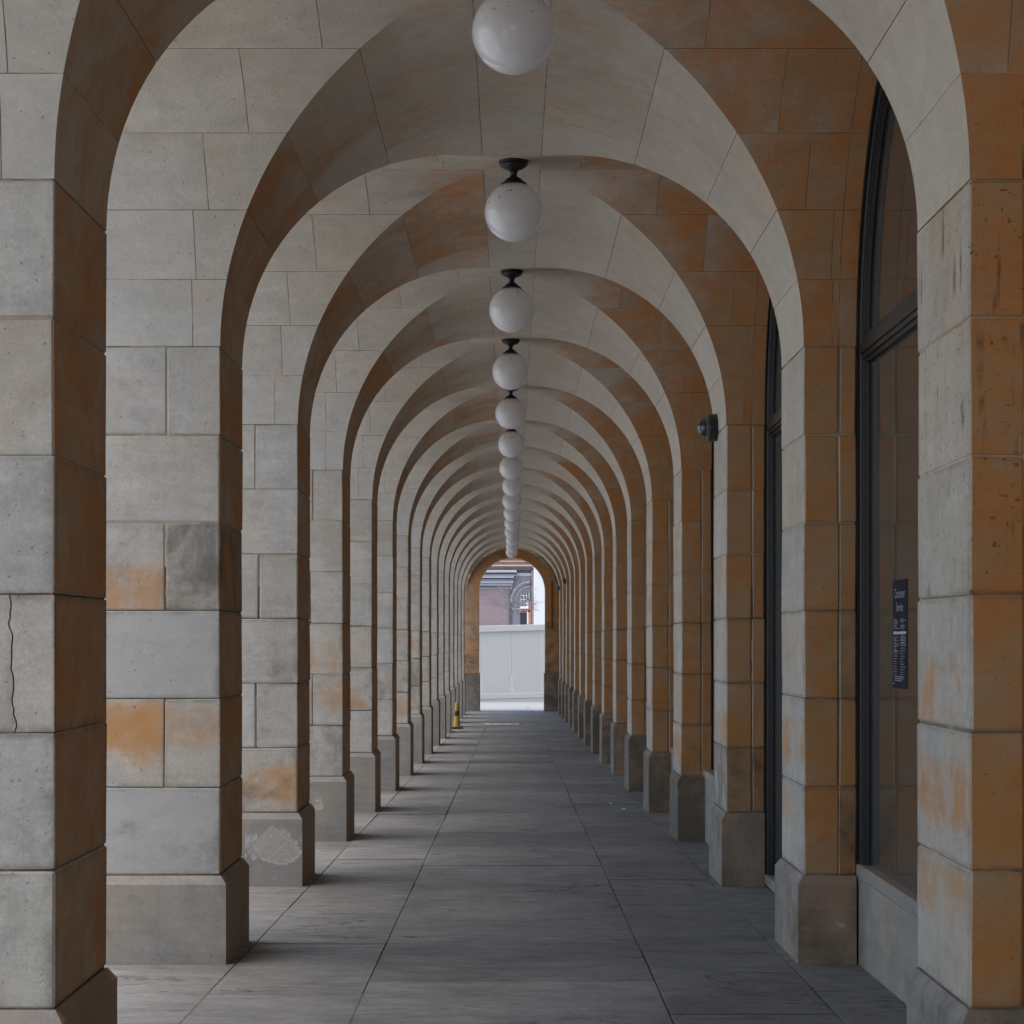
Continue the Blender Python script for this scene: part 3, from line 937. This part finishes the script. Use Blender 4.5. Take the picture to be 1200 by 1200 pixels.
def atpx(px, py):
    y = 20.0
    for _ in range(30): y = 2440 * (EZ - zfl(y)) / (py - 750)
    return (px - 600) * y / 2440, y
scrap(*atpx(715.5, 943), .022, 'small white paper scrap on the right paving, nearer the middle')
scrap(*atpx(731, 949.5), .024, 'small white paper scrap on the right paving, close to the right piers')
M_LEAF = simple('dead_leaf', (.07, .055, .035), .8)
scrap(*atpx(611, 849), .06, 'dark dead leaf at the end of the white strip', M_LEAF)
scrap(*atpx(647, 856.5), .06, 'dark dead leaf on the paving near the far right piers', M_LEAF)
scrap(*atpx(619, 829), .09, 'dark leaf on the pale paving before the hoarding', M_LEAF)

# ------------------------------------------------------------------ hoarding and what stands beyond
M_HOARD = simple('white_hoarding', (0.46, 0.42, 0.365), .5, 0, .04, 1.5, .4, 0)
HY = 81.0
ho = thing('hoarding', 'white site hoarding with vertical ribs and a cap rail past the end arch', 'hoarding')
ho.location = (0, HY, zfl(HY)); ho.rotation_euler = (0, rad(-1.6), 0)
HH = (822 - 733) / 2440 * HY
pw = 1.2
for k in range(-5, 6):
    x0 = k * pw + .02
    V = []; F = []
    add(V, F, *box(x0, x0 + pw - .006, 0, .03, .1, HH - .05))
    for j in range(9):
        xr = x0 + .02 + j * (pw - .05) / 8.5
        add(V, F, *block(xr, xr + .085, -.004, .001, .30, HH - .27, .004))
    obj('panel', V, F, M_HOARD, ho)
V, F = block(-6, 6.8, -.07, .05, HH - .24, HH, .01); obj('cap_rail', V, F, M_HOARD, ho)
V, F = block(-6, 6.8, -.04, .03, .10, .30, .01); obj('skirting_board', V, F, M_HOARD, ho)
V, F = block(-6, 6.8, -.02, .03, -.1, .098, .004); obj('kick_board', V, F, M_HOARD, ho)

# pale clad building on the right behind the hoarding
M_CLAD = simple('pale_cladding', (0.66, 0.62, 0.57), .6, 0, .03, 1, .3, 0)
pb = thing('clad_building', 'plain pale building showing behind the hoarding on the right', 'building')
PBY = 120.0
def P(px, py, Y): return ((px - 600) * Y / 2440, EZ + (750 - py) * Y / 2440)
xw, _ = P(626.4, 0, PBY)
pb.location = (xw, PBY, -1)
for k in range(6):
    V, F = block(k * 1.8 + .008, (k + 1) * 1.8 - .008, 0, .3, 0, 16, .01); obj('cladding_panel', V, F, M_CLAD, pb)
V, F = box(.02, 10.7, .1, 6, -.5, 15.9); obj('wall', V, F, M_CLAD, pb)

# old brick building
BY = 150.0
def mat_brick(name, c1, c2, mort, sc=1.0):
    q = NT(name)
    g = q.n('ShaderNodeNewGeometry').outputs['Position']
    bt = q.n('ShaderNodeTexBrick')
    mp = q.mapping(g, (1, 1, 1), (rad(90), 0, 0))
    q.l(mp, bt.inputs['Vector'])
    bt.inputs['Color1'].default_value = (*c1, 1); bt.inputs['Color2'].default_value = (*c2, 1); bt.inputs['Mortar'].default_value = (*mort, 1)
    bt.inputs['Scale'].default_value = sc
    bt.inputs['Mortar Size'].default_value = .008; bt.inputs['Brick Width'].default_value = .24; bt.inputs['Row Height'].default_value = .08
    v = q.math('MULTIPLY_ADD', q.noise(g, .9, 5, .7), .5, .75)
    vv = q.n('ShaderNodeCombineColor'); [q.l(v, vv.inputs[k]) for k in range(3)]
    q.l(q.mix(1, bt.outputs['Color'], vv.outputs[0], 'MULTIPLY'), q.b.inputs['Base Color'])
    q.b.inputs['Roughness'].default_value = .9
    return q.m
M_BRK = mat_brick('purple_brick', (.245, .155, .145), (.29, .19, .175), (.28, .24, .22))
M_ORG = mat_brick('orange_brick', (.42, .13, .055), (.50, .19, .085), (.40, .30, .24))
M_DST = simple('weathered_stone', (.22, .205, .215), .9, 0, .25, 4)
M_LST = simple('pale_stone', (.40, .385, .375), .9, 0, .15, 4)
M_DKS = simple('dark_stone', (.085, .08, .088), .9, 0, .25, 4)
M_SASH = simple('white_sash', (.75, .75, .74), .6, bump=0)
M_DGL = simple('dark_pane', (.03, .033, .035), .1, bump=0)
bb = thing('brick_building', 'old red and purple brick building with stone cornice behind the hoarding', 'building')
bb.location = (0, BY, 0)
def bpart(name, x0, x1, ya, yb_, mat, d0=0.0, d1=.4, parent=bb, bev=.01):
    X0, Z0 = P(x0, yb_, BY); X1, Z1 = P(x1, ya, BY)
    V, F = block(X0, X1, d0, d1, Z0, Z1, bev)
    return obj(name, V, F, mat, parent)
bpart('wall', 520, 599.5, 690, 860, M_BRK, .0, .5)
bpart('wall', 599.5, 623, 668, 860, M_DST, .12, .6)
bpart('wall', 520, 680, 560, 668, M_ORG, .05, .6)
# string courses and cornice, top to bottom
for y0, y1, m, pr in ((652, 654.5, M_DST, .1), (657.2, 658.3, M_LST, .12), (661.9, 663.6, M_LST, .16), (666.0, 668.2, M_DKS, .1), (668.2, 671, M_LST, .3), (671, 673.4, M_DKS, .2),
                      (673.4, 676.0, M_DST, .42), (676.0, 677.4, M_LST, .5), (677.4, 679.0, M_DKS, .3), (679.0, 681.2, M_DST, .38), (681.2, 683.2, M_LST, .34), (683.2, 685, M_DST, .25), (685, 686.2, M_LST, .24), (686.2, 688.2, M_DKS, .14), (688.2, 690.2, M_DST, .12)):
    xe = 605.5 if y0 > 666 else 640
    if 676 < y0: xe = 603.5 - (y0 - 676) * .35
    bpart('cornice_course', 520, xe, y0, y1, m, -pr, .5)
bpart('corbel', 602.2, 605.0, 675, 680, M_DKS, -.5, .3)
for k in range(6):
    bpart('carved_block', 606.2 + k * 3.0, 608.0 + k * 3.0, 668.0 + (k % 2), 671.0, M_DKS, .02, .2)
bpart('frieze', 605.6, 624, 671.4, 675.0, M_LST, .06, .3)
bpart('drainpipe', 596.8, 598.8, 690.5, 860, M_DKS, -.15, .05, bev=.03)
bpart('string_course', 597, 612, 712.8, 714.2, M_LST, .0, .3)
# window with white sash, arch head below, doorway
wf = bpart('window', 610.2, 621.5, 694, 712, M_DGL, .06, .3)
for x in (610.2, 613.4, 616.6, 619.6): bpart('sash_bar', x, x + .9, 694, 711.4, M_SASH, .02, .1, wf)
for y in (697.5, 702.0, 706.6, 710.6): bpart('sash_bar', 610.2, 617.6, y, y + .9, M_SASH, .0, .1, wf)
for o in list(wf.children): o.location = (0, 0, 0)
bpart('window_sill', 609.5, 619, 711.4, 713.2, M_SASH, -.12, .1)
bpart('jamb', 617.6, 619.2, 704, 731.5, M_SASH, .0, .1)
bpart('brick_jamb', 619.2, 622.4, 704, 860, M_ORG, -.02, .1)
V = []; F = []
cx, cz = P(614.6, 722, BY)
for k in range(9):
    a0, a1 = rad(40 + k * 11.2), rad(40 + k * 11.2 + 10.4)
    r0, r1 = .42, .60
    pts = [(r0, a0), (r1, a0), (r1, a1), (r0, a1)]
    v = [(cx + r * math.cos(a), y, cz - .02 + r * math.sin(a)) for y in (-.02, .12) for r, a in pts]
    f = [(0, 1, 2, 3), (7, 6, 5, 4), (0, 4, 5, 1), (1, 5, 6, 2), (2, 6, 7, 3), (3, 7, 4, 0)]
    obj('arch_brick', v, f, M_ORG, bb)
bpart('doorway', 609.8, 617.4, 718.5, 860, M_DGL, .05, .3)
bpart('pilaster', 623.0, 630, 640, 860, M_BRK, -.1, .5)
# carved hood moulding over the window
for j, (r0, r1, m) in enumerate(((1.0, 1.10, M_LST), (1.10, 1.2, M_DKS), (1.2, 1.33, M_DST), (1.33, 1.40, M_LST))):
    V = []; F = []; n = 14
    cx, cz = P(621, 704, BY)
    for k in range(n + 1):
        a = rad(90 + 95 * k / n)
        for y in (-.06 - .05 * j, .14):
            V += [(cx + r0 * math.cos(a), y, cz + r0 * math.sin(a)), (cx + r1 * math.cos(a), y, cz + r1 * math.sin(a))]
    for k in range(n):
        b = 4 * k
        F += [(b, b + 1, b + 5, b + 4), (b + 2, b + 6, b + 7, b + 3), (b, b + 4, b + 6, b + 2), (b + 1, b + 3, b + 7, b + 5)]
    obj('hood_moulding', V, F, m, bb)

# bare tree
M_BARK = simple('bark', (.24, .215, .20), .9, 0, .3, 8)
TY = 96.0
tr = thing('bare_tree', 'leafless tree with fine twigs standing between the hoarding and brick building', 'tree')
tx, _ = P(603.5, 0, TY)
tr.location = (tx, TY, zfl(TY))
V = []; F = []; TV = []; TF = []
random.seed(21)
_, ztop = P(0, 706, TY)
h0 = ztop - zfl(TY)
add(V, F, *tube((0, 0, -.1), (.05, 0, h0 * .55), .12, .09, 10)); add(V, F, *tube((.05, 0, h0 * .55), (0.02, 0, h0), .09, .06, 10))
def grow(p, d, ln, r, lev):
    q = p + d * ln
    add(TV, TF, *tube(p, q, r, r * .65, 5 if lev < 2 else 4))
    if lev >= 4: return
    for _ in range(3 if lev < 3 else 2):
        nd = (d + Vector((random.gauss(0, .55), random.gauss(0, .4), random.gauss(.02, .42)))).normalized()
        grow(p + d * ln * random.uniform(.5, 1.0), nd, ln * random.uniform(.6, .85), r * .6, lev + 1)
for k in range(17):
    a = -1.65 + k * .205
    d = Vector((math.sin(a), random.uniform(-.4, .4), math.cos(a) * .75 + .1)).normalized()
    grow(Vector((0.02, 0, h0 - random.uniform(0, .35))), d, random.uniform(.42, .6), .018, 0)
obj('trunk', V, F, M_BARK, tr, smooth=40)
obj('crown', TV, TF, M_BARK, tr)
